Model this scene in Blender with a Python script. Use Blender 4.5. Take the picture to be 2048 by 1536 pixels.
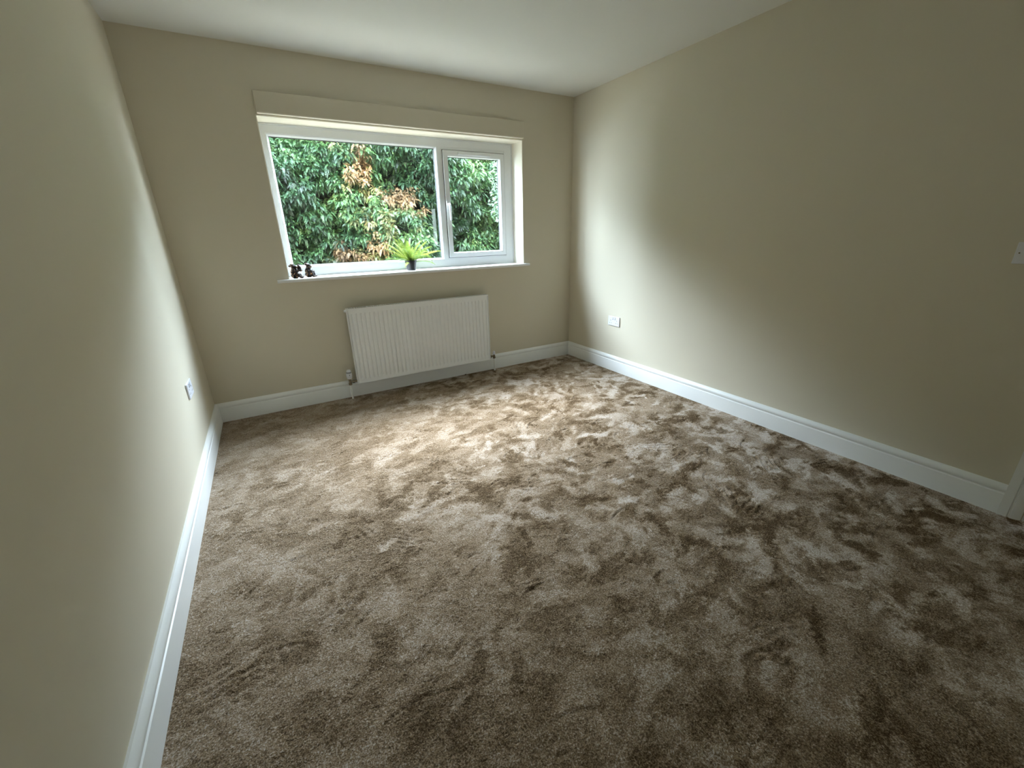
import bpy, bmesh, math, random
import numpy as np
from mathutils import Vector, Matrix

for o in list(bpy.data.objects):
    bpy.data.objects.remove(o, do_unlink=True)
S = bpy.context.scene
COL = S.collection

# ------------------------------------------------------------------ camera
W, H = 3.223, 2.40            # room width (x) and height (z); window wall at y = 0, room towards -y
YR = -4.45                    # rear wall, behind the camera
cam_d = bpy.data.cameras.new('camera')
cam_d.sensor_fit = 'HORIZONTAL'; cam_d.sensor_width = 36.0
cam_d.lens = 829.98 / 2048 * 36.0
cam_d.clip_start = 0.02
cam = bpy.data.objects.new('camera', cam_d); COL.objects.link(cam)
r = Vector((0.86425337, -0.50248378, -0.0240034))
u = Vector((0.19227725, 0.28586458, 0.9387816))
f = Vector((0.46486081, 0.81596047, -0.34367563))
m = Matrix.Identity(4)
for i in range(3):
    m[i][0] = r[i]; m[i][1] = u[i]; m[i][2] = -f[i]
m.translation = Vector((0.49638, -3.51815, 1.26920))
cam.matrix_world = m
S.camera = cam

# ------------------------------------------------------------------ sky (hazy overcast daylight)
SKY_STRENGTH = 86.0
world = bpy.data.worlds.new('overcast_sky'); S.world = world
world.use_nodes = True
wn = world.node_tree; wn.nodes.clear()
wout = wn.nodes.new('ShaderNodeOutputWorld'); wbg = wn.nodes.new('ShaderNodeBackground')
wsky = wn.nodes.new('ShaderNodeTexSky'); wsky.sky_type = 'NISHITA'
wsky.sun_disc = False; wsky.sun_elevation = math.radians(52); wsky.sun_rotation = math.radians(0)
wsky.dust_density = 3.0; wsky.air_density = 1.0; wsky.altitude = 50
wmix = wn.nodes.new('ShaderNodeMix'); wmix.data_type = 'RGBA'
wmix.inputs['Factor'].default_value = 0.80
wmix.inputs['B'].default_value = (0.81, 0.97, 1.15, 1)
wscale = wn.nodes.new('ShaderNodeVectorMath'); wscale.operation = 'SCALE'; wscale.inputs['Scale'].default_value = 0.12
wn.links.new(wsky.outputs['Color'], wscale.inputs[0])
wn.links.new(wscale.outputs['Vector'], wmix.inputs['A'])
wn.links.new(wmix.outputs['Result'], wbg.inputs['Color'])
wbg.inputs['Strength'].default_value = SKY_STRENGTH
wn.links.new(wbg.outputs['Background'], wout.inputs['Surface'])

# sampling portal for that sky, lying in the window opening (adds no light of its own)
pd = bpy.data.lights.new('window_portal', 'AREA'); pd.shape = 'RECTANGLE'; pd.size = 2.02; pd.size_y = 1.04
pd.cycles.is_portal = True
po = bpy.data.objects.new('window_portal', pd); COL.objects.link(po)
po.location = (1.655, 0.31, 1.50); po.rotation_euler = (math.radians(-90), 0, 0)

# ------------------------------------------------------------------ exposure
S.view_settings.view_transform = 'Standard'
try: S.view_settings.look = 'None'
except Exception: pass
S.view_settings.exposure = 0.0
S.view_settings.gamma = 1.0
S.view_settings.use_curve_mapping = False
S.cycles.use_denoising = True
S.cycles.use_adaptive_sampling = True; S.cycles.adaptive_threshold = 0.03
S.cycles.max_bounces = 10; S.cycles.diffuse_bounces = 5; S.cycles.transparent_max_bounces = 16
S.cycles.sample_clamp_indirect = 8.0
S.cycles.caustics_reflective = False; S.cycles.caustics_refractive = False

# ------------------------------------------------------------------ helpers
class MB:
    """collects verts/faces in world coordinates; becomes one mesh"""
    def __init__(s): s.v = []; s.f = []
    def add(s, vs, fs):
        n = len(s.v); s.v += [tuple(p) for p in vs]; s.f += [tuple(i + n for i in q) for q in fs]; return s
    def box(s, x0, x1, y0, y1, z0, z1):
        vs = [(x0,y0,z0),(x1,y0,z0),(x1,y1,z0),(x0,y1,z0),(x0,y0,z1),(x1,y0,z1),(x1,y1,z1),(x0,y1,z1)]
        return s.add(vs, [(0,3,2,1),(4,5,6,7),(0,1,5,4),(1,2,6,5),(2,3,7,6),(3,0,4,7)])
    def lathe(s, c, prof, n=24, axis='z', cap=True):
        """prof: list of (radius, height along axis)"""
        vs, fs = [], []
        for rr, h in prof:
            for k in range(n):
                a = 2*math.pi*k/n; p, q = rr*math.cos(a), rr*math.sin(a)
                vs.append({'z': (c[0]+p, c[1]+q, c[2]+h), 'x': (c[0]+h, c[1]+p, c[2]+q), 'y': (c[0]+q, c[1]+h, c[2]+p)}[axis])
        for j in range(len(prof)-1):
            for k in range(n):
                k2 = (k+1) % n
                fs.append((j*n+k, j*n+k2, (j+1)*n+k2, (j+1)*n+k))
        if cap:
            fs.append(tuple(range(n-1, -1, -1))); fs.append(tuple((len(prof)-1)*n+k for k in range(n)))
        return s.add(vs, fs)
    def tube(s, pts, rad, n=10):
        pts = [Vector(p) for p in pts]; vs, fs = [], []
        for i, p in enumerate(pts):
            d = (pts[min(i+1, len(pts)-1)] - pts[max(i-1, 0)]).normalized()
            a = d.orthogonal().normalized() if i == 0 else (a - d*a.dot(d)).normalized()
            b = d.cross(a); rr = rad[i] if isinstance(rad, (list, tuple)) else rad
            for k in range(n):
                t = 2*math.pi*k/n
                vs.append(p + a*rr*math.cos(t) + b*rr*math.sin(t))
        for j in range(len(pts)-1):
            for k in range(n):
                k2 = (k+1) % n
                fs.append((j*n+k, j*n+k2, (j+1)*n+k2, (j+1)*n+k))
        fs.append(tuple(range(n-1, -1, -1))); fs.append(tuple((len(pts)-1)*n+k for k in range(n)))
        return s.add(vs, fs)
    def prism(s, poly, fn, a, b):
        """poly: list of 2D points; fn(p, t) -> 3D; swept from t=a to t=b"""
        n = len(poly)
        vs = [fn(p, a) for p in poly] + [fn(p, b) for p in poly]
        fs = [(i, (i+1) % n, n+(i+1) % n, n+i) for i in range(n)] + [tuple(range(n-1, -1, -1)), tuple(range(n, 2*n))]
        return s.add(vs, fs)
    def ring(s, x0, x1, z0, z1, prof, fy):
        """picture-frame ring with mitred corners in the xz plane; prof: closed list of (inset, y)"""
        n = len(prof); vs, fs = [], []
        for cx, cz, sx, sz in ((x0,z0,1,1),(x1,z0,-1,1),(x1,z1,-1,-1),(x0,z1,1,-1)):
            for ins, y in prof: vs.append((cx+sx*ins, fy+y, cz+sz*ins))
        for c in range(4):
            d = (c+1) % 4
            for i in range(n):
                j = (i+1) % n
                fs.append((c*n+i, d*n+i, d*n+j, c*n+j))
        return s.add(vs, fs)

def wloc(o):
    v = Vector((0,0,0))
    while o is not None: v += o.location; o = o.parent
    return v
def link(name, me, mat, parent=None, bevel=0, smooth=None, seg=2):
    o = bpy.data.objects.new(name, me); COL.objects.link(o)
    if mat: me.materials.append(mat)
    if parent is not None: o.parent = parent
    if bevel:
        b = o.modifiers.new('bevel', 'BEVEL'); b.width = bevel; b.segments = seg; b.limit_method = 'ANGLE'; b.angle_limit = math.radians(40)
        b.harden_normals = False
    if smooth is not None:
        for p in me.polygons: p.use_smooth = True
        bm = bmesh.new(); bm.from_mesh(me)
        for e in bm.edges:
            if len(e.link_faces) == 2 and e.calc_face_angle(0) > math.radians(smooth): e.smooth = False
        bm.to_mesh(me); bm.free()
    return o
def build(name, mb, mat, parent=None, bevel=0, smooth=None, fix=True, seg=2):
    off = wloc(parent) if parent is not None else Vector((0,0,0))
    me = bpy.data.meshes.new(name)
    me.from_pydata([(p[0]-off.x, p[1]-off.y, p[2]-off.z) for p in mb.v], [], mb.f)
    if fix:
        bm = bmesh.new(); bm.from_mesh(me); bmesh.ops.recalc_face_normals(bm, faces=bm.faces); bm.to_mesh(me); bm.free()
    me.update()
    return link(name, me, mat, parent, bevel, smooth, seg)
def empty(name, loc, parent=None):
    o = bpy.data.objects.new(name, None); COL.objects.link(o); o.empty_display_size = 0.05
    o.location = Vector(loc) - (wloc(parent) if parent else Vector((0,0,0)))
    if parent: o.parent = parent
    return o
def tag(o, label=None, cat=None, group=None, kind=None):
    if label: o['label'] = label
    if cat: o['category'] = cat
    if group: o['group'] = group
    if kind: o['kind'] = kind
    return o

# ------------------------------------------------------------------ materials
def srgb(*c):
    return tuple(((v/255)/12.92 if v/255 <= 0.04045 else ((v/255+0.055)/1.055)**2.4) for v in c) + (1.0,)
def mat(name, col, rough=0.6, metal=0.0, spec=0.5, bump=None, var=None, coat=0):
    m = bpy.data.materials.new(name); m.use_nodes = True
    nt = m.node_tree; b = nt.nodes['Principled BSDF']
    b.inputs['Base Color'].default_value = col; b.inputs['Roughness'].default_value = rough
    b.inputs['Metallic'].default_value = metal; b.inputs['Specular IOR Level'].default_value = spec
    b.inputs['Coat Weight'].default_value = coat
    tc = nt.nodes.new('ShaderNodeTexCoord')
    if var:                                  # (scale, amount): faint paint / wear variation
        n = nt.nodes.new('ShaderNodeTexNoise'); n.inputs['Scale'].default_value = var[0]; n.inputs['Detail'].default_value = 4
        nt.links.new(tc.outputs['Object'], n.inputs['Vector'])
        mr = nt.nodes.new('ShaderNodeMapRange'); mr.inputs['To Min'].default_value = 1-var[1]; mr.inputs['To Max'].default_value = 1+var[1]
        mr.inputs['From Min'].default_value = .3; mr.inputs['From Max'].default_value = .7
        nt.links.new(n.outputs['Fac'], mr.inputs['Value'])
        sc = nt.nodes.new('ShaderNodeVectorMath'); sc.operation = 'SCALE'; sc.inputs[0].default_value = col[:3]
        nt.links.new(mr.outputs['Result'], sc.inputs['Scale']); nt.links.new(sc.outputs['Vector'], b.inputs['Base Color'])
    if bump:                                 # (scale, strength, distance)
        n = nt.nodes.new('ShaderNodeTexNoise'); n.inputs['Scale'].default_value = bump[0]; n.inputs['Detail'].default_value = 3
        nt.links.new(tc.outputs['Object'], n.inputs['Vector'])
        bp = nt.nodes.new('ShaderNodeBump'); bp.inputs['Strength'].default_value = bump[1]; bp.inputs['Distance'].default_value = bump[2]
        nt.links.new(n.outputs['Fac'], bp.inputs['Height']); nt.links.new(bp.outputs['Normal'], b.inputs['Normal'])
    return m

M = {}
M['wall'] = mat('beige_emulsion', srgb(214, 206, 187), .75, spec=.3, bump=(420, .12, .0006), var=(1.3, .012))
M['ceiling'] = mat('white_ceiling_emulsion', srgb(235, 236, 233), .8, spec=.25, bump=(300, .1, .0006), var=(1.1, .01))
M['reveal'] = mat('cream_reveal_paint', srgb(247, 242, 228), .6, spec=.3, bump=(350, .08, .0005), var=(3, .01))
M['gloss'] = mat('white_satin_wood_paint', srgb(240, 241, 240), .32, spec=.45, bump=(60, .05, .0008), var=(4, .012))
M['upvc'] = mat('white_upvc', srgb(236, 239, 242), .26, spec=.5, var=(5, .006))
M['gasket'] = mat('black_rubber_gasket', srgb(24, 25, 27), .6, var=(30, .1))
M['spacer'] = mat('aluminium_glazing_spacer', srgb(150, 152, 152), .35, metal=.9, var=(30, .05))
M['rad'] = mat('white_radiator_enamel', srgb(243, 245, 246), .34, spec=.45, var=(4, .008))
M['chrome'] = mat('chromed_brass', srgb(150, 142, 125), .2, metal=1, var=(60, .12))
M['plastic'] = mat('white_moulded_plastic', srgb(228, 229, 236), .3, spec=.5, var=(20, .006))
M['grey_plastic'] = mat('grey_plastic', srgb(150, 152, 156), .4, var=(40, .03))
M['dark_hole'] = mat('dark_pin_slot', srgb(38, 40, 46), .7, var=(60, .1))
M['pot'] = mat('black_pot_plastic', srgb(11, 12, 14), .45, spec=.35, var=(40, .08))
M['soil'] = mat('dark_soil', srgb(46, 38, 28), .95, bump=(220, .8, .004), var=(90, .3))
M['door'] = mat('white_door_paint', srgb(226, 227, 224), .36, spec=.45, var=(3, .012))
M['brick'] = mat('outer_render', srgb(168, 150, 132), .9, bump=(80, .4, .004), var=(8, .1))
M['ground'] = mat('pale_paving', srgb(126, 118, 103), .95, bump=(30, .8, .03), var=(6, .25))
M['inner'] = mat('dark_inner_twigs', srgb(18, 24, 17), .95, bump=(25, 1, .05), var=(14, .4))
M['bark'] = mat('brown_conifer_bark', srgb(78, 58, 44), .9, bump=(60, .8, .01), var=(30, .25))
M['debris'] = mat('dark_brown_fluff', srgb(52, 40, 30), .95, bump=(300, .6, .002), var=(200, .3))

# clear glass pane: transparent with a Fresnel reflection
def glass_mat():
    m = bpy.data.materials.new('clear_window_glass'); m.use_nodes = True; nt = m.node_tree; nt.nodes.clear()
    o = nt.nodes.new('ShaderNodeOutputMaterial'); mx = nt.nodes.new('ShaderNodeMixShader')
    t = nt.nodes.new('ShaderNodeBsdfTransparent'); g = nt.nodes.new('ShaderNodeBsdfGlossy'); fr = nt.nodes.new('ShaderNodeFresnel')
    t.inputs['Color'].default_value = (.955, .975, .965, 1); g.inputs['Roughness'].default_value = .0; fr.inputs['IOR'].default_value = 1.5
    geo = nt.nodes.new('ShaderNodeNewGeometry'); ior = nt.nodes.new('ShaderNodeMapRange')   # both faces of the slab reflect alike
    ior.inputs['To Min'].default_value = 1.5; ior.inputs['To Max'].default_value = 1/1.5
    nt.links.new(geo.outputs['Backfacing'], ior.inputs['Value']); nt.links.new(ior.outputs['Result'], fr.inputs['IOR'])
    nt.links.new(fr.outputs['Fac'], mx.inputs[0]); nt.links.new(t.outputs[0], mx.inputs[1]); nt.links.new(g.outputs[0], mx.inputs[2])
    nt.links.new(mx.outputs[0], o.inputs['Surface'])
    return m
M['glass'] = glass_mat()
# invented door pane with its own glow, mirrored as a strip in the window
hl = mat('glowing_door_pane', srgb(214, 230, 232), .35)
hl.node_tree.nodes['Principled BSDF'].inputs['Emission Color'].default_value = (.80, .97, 1.0, 1)
hl.node_tree.nodes['Principled BSDF'].inputs['Emission Strength'].default_value = 7.5
M['door_glow'] = hl

# foliage: colour from a per-spray "tint" attribute, a little light through the leaf
def leaf_mat(name, stops, trans=.25, rough=.55, spec=.3):
    m = bpy.data.materials.new(name); m.use_nodes = True; nt = m.node_tree
    b = nt.nodes['Principled BSDF']; b.inputs['Roughness'].default_value = rough; b.inputs['Specular IOR Level'].default_value = spec
    out = nt.nodes['Material Output']
    at = nt.nodes.new('ShaderNodeAttribute'); at.attribute_name = 'tint'
    cr = nt.nodes.new('ShaderNodeValToRGB'); e = cr.color_ramp.elements
    while len(e) < len(stops): e.new(.5)
    for i, (p, c) in enumerate(stops): e[i].position = p; e[i].color = c
    tr = nt.nodes.new('ShaderNodeBsdfTranslucent'); mx = nt.nodes.new('ShaderNodeMixShader'); mx.inputs[0].default_value = trans
    nt.links.new(at.outputs['Fac'], cr.inputs['Fac'])
    nt.links.new(cr.outputs['Color'], b.inputs['Base Color']); nt.links.new(cr.outputs['Color'], tr.inputs['Color'])
    nt.links.new(b.outputs[0], mx.inputs[1]); nt.links.new(tr.outputs[0], mx.inputs[2]); nt.links.new(mx.outputs[0], out.inputs['Surface'])
    return m
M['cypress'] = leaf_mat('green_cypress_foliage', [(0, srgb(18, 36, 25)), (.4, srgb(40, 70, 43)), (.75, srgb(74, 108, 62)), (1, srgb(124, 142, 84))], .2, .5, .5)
M['olive'] = leaf_mat('yellowing_cypress_foliage', [(0, srgb(44, 56, 33)), (.5, srgb(78, 86, 50)), (1, srgb(132, 122, 76))], .2, .5, .5)
M['brown'] = leaf_mat('browned_cypress_foliage', [(0, srgb(62, 50, 36)), (.5, srgb(104, 84, 58)), (1, srgb(160, 130, 96))], .15)
M['broad'] = leaf_mat('grey_green_broad_leaves', [(0, srgb(34, 56, 44)), (.6, srgb(70, 96, 74)), (1, srgb(120, 142, 114))], .15, .4, .5)
M['fern'] = leaf_mat('bright_yellow_green_fern', [(0, srgb(52, 82, 32)), (.5, srgb(98, 128, 44)), (1, srgb(176, 184, 86))], .25, .4, .5)

# bronze resin with paler rubbed high points
def bronze():
    m = mat('dark_bronze_resin', srgb(22, 15, 12), .55, metal=.0, spec=.15)
    nt = m.node_tree; b = nt.nodes['Principled BSDF']
    g = nt.nodes.new('ShaderNodeNewGeometry'); mr = nt.nodes.new('ShaderNodeMapRange')
    mr.inputs['From Min'].default_value = .53; mr.inputs['From Max'].default_value = .66
    n = nt.nodes.new('ShaderNodeTexNoise'); n.inputs['Scale'].default_value = 120
    tc = nt.nodes.new('ShaderNodeTexCoord'); nt.links.new(tc.outputs['Object'], n.inputs['Vector'])
    ml = nt.nodes.new('ShaderNodeMath'); ml.operation = 'MULTIPLY'
    mx = nt.nodes.new('ShaderNodeMix'); mx.data_type = 'RGBA'
    mx.inputs['A'].default_value = srgb(20, 13, 11); mx.inputs['B'].default_value = srgb(150, 112, 78)
    nt.links.new(g.outputs['Pointiness'], mr.inputs['Value']); nt.links.new(mr.outputs['Result'], ml.inputs[0]); nt.links.new(n.outputs['Fac'], ml.inputs[1])
    n2 = nt.nodes.new('ShaderNodeTexNoise'); n2.inputs['Scale'].default_value = 75; n2.inputs['Detail'].default_value = 3
    nt.links.new(tc.outputs['Object'], n2.inputs['Vector'])
    m2 = nt.nodes.new('ShaderNodeMapRange'); m2.inputs['From Min'].default_value = .56; m2.inputs['From Max'].default_value = .66; m2.inputs['To Max'].default_value = .75
    nt.links.new(n2.outputs['Fac'], m2.inputs['Value'])
    mm = nt.nodes.new('ShaderNodeMath'); mm.operation = 'MAXIMUM'; nt.links.new(ml.outputs[0], mm.inputs[0]); nt.links.new(m2.outputs['Result'], mm.inputs[1])
    nt.links.new(mm.outputs[0], mx.inputs['Factor']); nt.links.new(mx.outputs['Result'], b.inputs['Base Color'])
    bp = nt.nodes.new('ShaderNodeBump'); bp.inputs['Strength'].default_value = .5; bp.inputs['Distance'].default_value = .002
    nt.links.new(n.outputs['Fac'], bp.inputs['Height']); nt.links.new(bp.outputs['Normal'], b.inputs['Normal'])
    return m
M['bronze'] = bronze()
M['gilt'] = mat('rubbed_gold_resin', srgb(150, 116, 78), .4, metal=.5, var=(150, .25))

# carpet: twist pile whose lean is a per-vertex direction ("lean"); patches: the lit lean plus pile sheen and shade painted in by nap
def carpet_mat():
    m = bpy.data.materials.new('taupe_twist_pile'); m.use_nodes = True; nt = m.node_tree
    b = nt.nodes['Principled BSDF']
    b.inputs['Roughness'].default_value = .9; b.inputs['Specular IOR Level'].default_value = .15
    b.inputs['Sheen Weight'].default_value = .35; b.inputs['Sheen Roughness'].default_value = .45
    b.inputs['Sheen Tint'].default_value = srgb(235, 228, 222)
    tc = nt.nodes.new('ShaderNodeTexCoord')
    def noise(scale, detail=2, rough=.5):
        n = nt.nodes.new('ShaderNodeTexNoise'); n.inputs['Scale'].default_value = scale; n.inputs['Detail'].default_value = detail; n.inputs['Roughness'].default_value = rough
        nt.links.new(tc.outputs['Object'], n.inputs['Vector']); return n
    grain = noise(230, 3, .65); tuft = noise(75, 3, .6); broad = noise(2.2, 3)
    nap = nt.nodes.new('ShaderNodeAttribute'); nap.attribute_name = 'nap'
    # fibre colour: brown tuft sides to pale tips
    def madd(a, k, c):
        x = nt.nodes.new('ShaderNodeMath'); x.operation = 'MULTIPLY_ADD'; nt.links.new(a, x.inputs[0]); x.inputs[1].default_value = k
        if isinstance(c, float): x.inputs[2].default_value = c
        else: nt.links.new(c, x.inputs[2])
        return x.outputs[0]
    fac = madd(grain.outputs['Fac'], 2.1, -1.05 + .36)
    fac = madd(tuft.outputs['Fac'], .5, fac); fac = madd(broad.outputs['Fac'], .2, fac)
    fac = madd(nap.outputs['Fac'], 1.05, fac)  # nap paints pile sheen and shade into the base colour
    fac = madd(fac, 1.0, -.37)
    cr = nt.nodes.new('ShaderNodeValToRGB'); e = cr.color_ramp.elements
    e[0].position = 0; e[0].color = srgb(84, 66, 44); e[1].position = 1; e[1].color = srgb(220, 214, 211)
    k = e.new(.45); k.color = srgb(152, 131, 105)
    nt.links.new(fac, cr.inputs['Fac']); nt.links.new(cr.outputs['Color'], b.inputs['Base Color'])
    sh = nt.nodes.new('ShaderNodeMapRange'); sh.inputs['From Min'].default_value = -.2; sh.inputs['From Max'].default_value = .25
    sh.inputs['To Min'].default_value = .0; sh.inputs['To Max'].default_value = .6
    nt.links.new(nap.outputs['Fac'], sh.inputs['Value']); nt.links.new(sh.outputs['Result'], b.inputs['Sheen Weight'])
    lean = nt.nodes.new('ShaderNodeAttribute'); lean.attribute_name = 'lean'
    geo = nt.nodes.new('ShaderNodeNewGeometry')
    ad = nt.nodes.new('ShaderNodeVectorMath'); ad.operation = 'ADD'
    nm = nt.nodes.new('ShaderNodeVectorMath'); nm.operation = 'NORMALIZE'
    nt.links.new(geo.outputs['Normal'], ad.inputs[0]); nt.links.new(lean.outputs['Vector'], ad.inputs[1]); nt.links.new(ad.outputs[0], nm.inputs[0])
    b1 = nt.nodes.new('ShaderNodeBump'); b1.inputs['Strength'].default_value = .9; b1.inputs['Distance'].default_value = .010
    b2 = nt.nodes.new('ShaderNodeBump'); b2.inputs['Strength'].default_value = .8; b2.inputs['Distance'].default_value = .004
    nt.links.new(tuft.outputs['Fac'], b1.inputs['Height']); nt.links.new(nm.outputs[0], b1.inputs['Normal'])
    wr = nt.nodes.new('ShaderNodeTexNoise'); wr.noise_type = 'RIDGED_MULTIFRACTAL'; wr.inputs['Scale'].default_value = 13; wr.inputs['Detail'].default_value = 3
    wmap = nt.nodes.new('ShaderNodeMapping'); wmap.inputs['Scale'].default_value = (1.0, 1.9, 1.0); wmap.inputs['Rotation'].default_value = (0, 0, .3)
    nt.links.new(tc.outputs['Object'], wmap.inputs['Vector']); nt.links.new(wmap.outputs['Vector'], wr.inputs['Vector'])
    b3 = nt.nodes.new('ShaderNodeBump'); b3.invert = True; b3.inputs['Strength'].default_value = .55; b3.inputs['Distance'].default_value = .007   # creases in the pile
    nt.links.new(wr.outputs['Fac'], b3.inputs['Height']); nt.links.new(b1.outputs[0], b3.inputs['Normal'])
    nt.links.new(grain.outputs['Fac'], b2.inputs['Height']); nt.links.new(b3.outputs[0], b2.inputs['Normal'])
    nt.links.new(b2.outputs[0], b.inputs['Normal'])
    return m
M['carpet'] = carpet_mat()

# ------------------------------------------------------------------ room shell
WX0, WX1, WZ0, WZ1 = 0.645, 2.665, 0.962, 2.021      # window opening
def wall_with_hole(mb, x0, x1, y0, y1, z0, z1, hx0, hx1, hz0, hz1):
    xs, zs = [x0, hx0, hx1, x1], [z0, hz0, hz1, z1]
    vs, fs = [], []
    for y in (y0, y1):
        for z in zs:
            for x in xs: vs.append((x, y, z))
    g = lambda k, j, i: k*16 + j*4 + i
    for j in range(3):
        for i in range(3):
            if (i, j) == (1, 1): continue
            fs.append((g(0,j,i), g(0,j,i+1), g(0,j+1,i+1), g(0,j+1,i)))
            fs.append((g(1,j,i), g(1,j+1,i), g(1,j+1,i+1), g(1,j,i+1)))
    for i in range(3):
        fs.append((g(0,0,i), g(1,0,i), g(1,0,i+1), g(0,0,i+1))); fs.append((g(0,3,i), g(0,3,i+1), g(1,3,i+1), g(1,3,i)))
        fs.append((g(0,i,0), g(0,i+1,0), g(1,i+1,0), g(1,i,0))); fs.append((g(0,i,3), g(1,i,3), g(1,i+1,3), g(0,i+1,3)))
    fs += [(g(0,1,1), g(0,1,2), g(1,1,2), g(1,1,1)), (g(0,2,1), g(1,2,1), g(1,2,2), g(0,2,2)),
           (g(0,1,1), g(1,1,1), g(1,2,1), g(0,2,1)), (g(0,1,2), g(0,2,2), g(1,2,2), g(1,1,2))]
    mb.add(vs, fs)
mb = MB(); wall_with_hole(mb, -.12, W+.12, 0, .12, -.12, H+.12, WX0, WX1, WZ0, WZ1)
tag(build('wall_back', mb, M['wall']), 'beige painted wall around the white window above the radiator', kind='structure')
mb = MB(); wall_with_hole(mb, -4.5, 8.0, .2401, .32, -.9, 5.2, WX0+.012, WX1-.012, WZ0-.02, WZ1-.012)
tag(build('wall_outer', mb, M['brick']), 'outer face of the house around the window', kind='structure')
mb = MB(); wall_with_hole(mb, -.5, W+.5, .1201, .2399, -.2, H+.3, WX0, WX1, WZ0, WZ1)
tag(build('wall_cavity', mb, M['brick']), 'inner leaf of the window wall behind the plaster', kind='structure')
mb = MB().box(-.12, 0, YR-.12, 0, -.12, H+.12)
tag(build('wall_left', mb, M['wall']), 'plain beige wall left of the window with one socket low down', kind='structure')
mb = MB().box(0, W, YR-.12, YR, -.12, H+.12)
tag(build('wall_rear', mb, M['wall']), 'plain beige wall behind the viewer', kind='structure')
DY0, DY1, DZ = -3.322, -4.086, 1.985                  # door opening on the right wall
mb = MB()
mb.box(W, W+.12, DY0, .0, -.12, H+.12).box(W, W+.12, DY1, DY0, DZ, H+.12).box(W, W+.12, YR-.12, DY1, -.12, H+.12)
tag(build('wall_right', mb, M['wall']), 'beige wall right of the window with a socket and a light switch', kind='structure')
mb = MB().box(-.12, W+.12, YR-.12, .12, H, H+.12)
tag(build('ceiling', mb, M['ceiling']), 'flat white painted ceiling', kind='structure')

# carpet: displaced grid with a pile-lean field made of overlapping strokes
rng = np.random.default_rng(11)
def vnoise(nx, ny, cells_x, cells_y):
    g = rng.random((cells_y+2, cells_x+2))
    xs = np.linspace(0, cells_x, nx, endpoint=False); ys = np.linspace(0, cells_y, ny, endpoint=False)
    xi = xs.astype(int); yi = ys.astype(int); fx = xs-xi; fy = ys-yi
    fx = fx*fx*(3-2*fx); fy = fy*fy*(3-2*fy); fx = fx[None, :]; fy = fy[:, None]
    a = g[np.ix_(yi, xi)]; b = g[np.ix_(yi, xi+1)]; c = g[np.ix_(yi+1, xi)]; d = g[np.ix_(yi+1, xi+1)]
    return (a*(1-fx)+b*fx)*(1-fy) + (c*(1-fx)+d*fx)*fy - .5
step = .006
cx0, cx1, cy0, cy1 = .0, W, YR, .0
nx = int((cx1-cx0)/step)+1; ny = int((cy1-cy0)/step)+1
gx = np.linspace(cx0, cx1, nx); gy = np.linspace(cy0, cy1, ny)
hz = .006*vnoise(nx, ny, 22, 30) + .005*vnoise(nx, ny, 60, 84) + .004*vnoise(nx, ny, 130, 180)
lean = np.zeros((ny, nx, 2)); nap = np.zeros((ny, nx))
lean[:, :, 0] = .3*vnoise(nx, ny, 9, 12); lean[:, :, 1] = .35*vnoise(nx, ny, 9, 12)
def window(cx, cy, R):
    i0 = max(0, int((cx-R-cx0)/step)); i1 = min(nx, int((cx+R-cx0)/step)+2)
    j0 = max(0, int((cy-R-cy0)/step)); j1 = min(ny, int((cy+R-cy0)/step)+2)
    return i0, i1, j0, j1
fine = vnoise(nx, ny, 95, 260)+.7*vnoise(nx, ny, 300, 410)+.5*(rng.random((ny, nx))-.5)
for k in range(3600):
    cx, cy = rng.uniform(cx0, cx1), rng.uniform(cy0, cy1)
    L = rng.uniform(.03, .15); B = L*rng.uniform(.22, .5); an = rng.normal(.35, .9)
    R = L*1.3; i0, i1, j0, j1 = window(cx, cy, R)
    if i1-i0 < 3 or j1-j0 < 3: continue
    X = gx[None, i0:i1]-cx; Y = gy[j0:j1, None]-cy
    uu = X*math.cos(an)+Y*math.sin(an); vv = -X*math.sin(an)+Y*math.cos(an)
    vv = vv + rng.normal(0, 2.2)*uu*uu                     # bent stroke
    q = np.sqrt((uu/L)**2+(vv/B)**2) + .75*fine[j0:j1, i0:i1]
    msk = np.clip((1-q)/.6, 0, 1); msk = msk*msk*(3-2*msk)
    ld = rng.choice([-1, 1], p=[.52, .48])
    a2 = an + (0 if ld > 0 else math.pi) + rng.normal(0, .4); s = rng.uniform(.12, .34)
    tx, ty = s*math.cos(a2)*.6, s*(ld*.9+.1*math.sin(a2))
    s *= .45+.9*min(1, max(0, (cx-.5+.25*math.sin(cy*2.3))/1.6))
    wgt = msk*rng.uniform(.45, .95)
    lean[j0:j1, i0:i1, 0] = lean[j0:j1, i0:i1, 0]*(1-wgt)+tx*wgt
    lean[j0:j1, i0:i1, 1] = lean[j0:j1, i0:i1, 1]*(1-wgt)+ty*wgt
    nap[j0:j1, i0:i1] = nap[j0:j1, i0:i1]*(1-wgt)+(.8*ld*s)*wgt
for k in range(1100):                                       # curved dents where the pile was pushed up
    cx, cy = rng.uniform(cx0, cx1), rng.uniform(cy0, cy1)
    rad = rng.uniform(.04, .17); a0 = rng.uniform(0, 6.28); span = rng.uniform(.4, 1.0)
    i0, i1, j0, j1 = window(cx, cy, rad+.03)
    if i1-i0 < 3 or j1-j0 < 3: continue
    X = gx[None, i0:i1]-cx; Y = (gy[j0:j1, None]-cy)*rng.uniform(1.2, 2.2)
    rr = np.sqrt(X*X+Y*Y); th = (np.arctan2(Y, X)-a0+np.pi) % (2*np.pi)-np.pi
    along = np.clip(1-(th/span)**2, 0, 1)
    d = (rr-rad)/.0062; dep = rng.uniform(.0015, .0055)
    hz[j0:j1, i0:i1] += along*dep*(.7*np.exp(-((d-2.2)/1.6)**2)-np.exp(-d*d))
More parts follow.
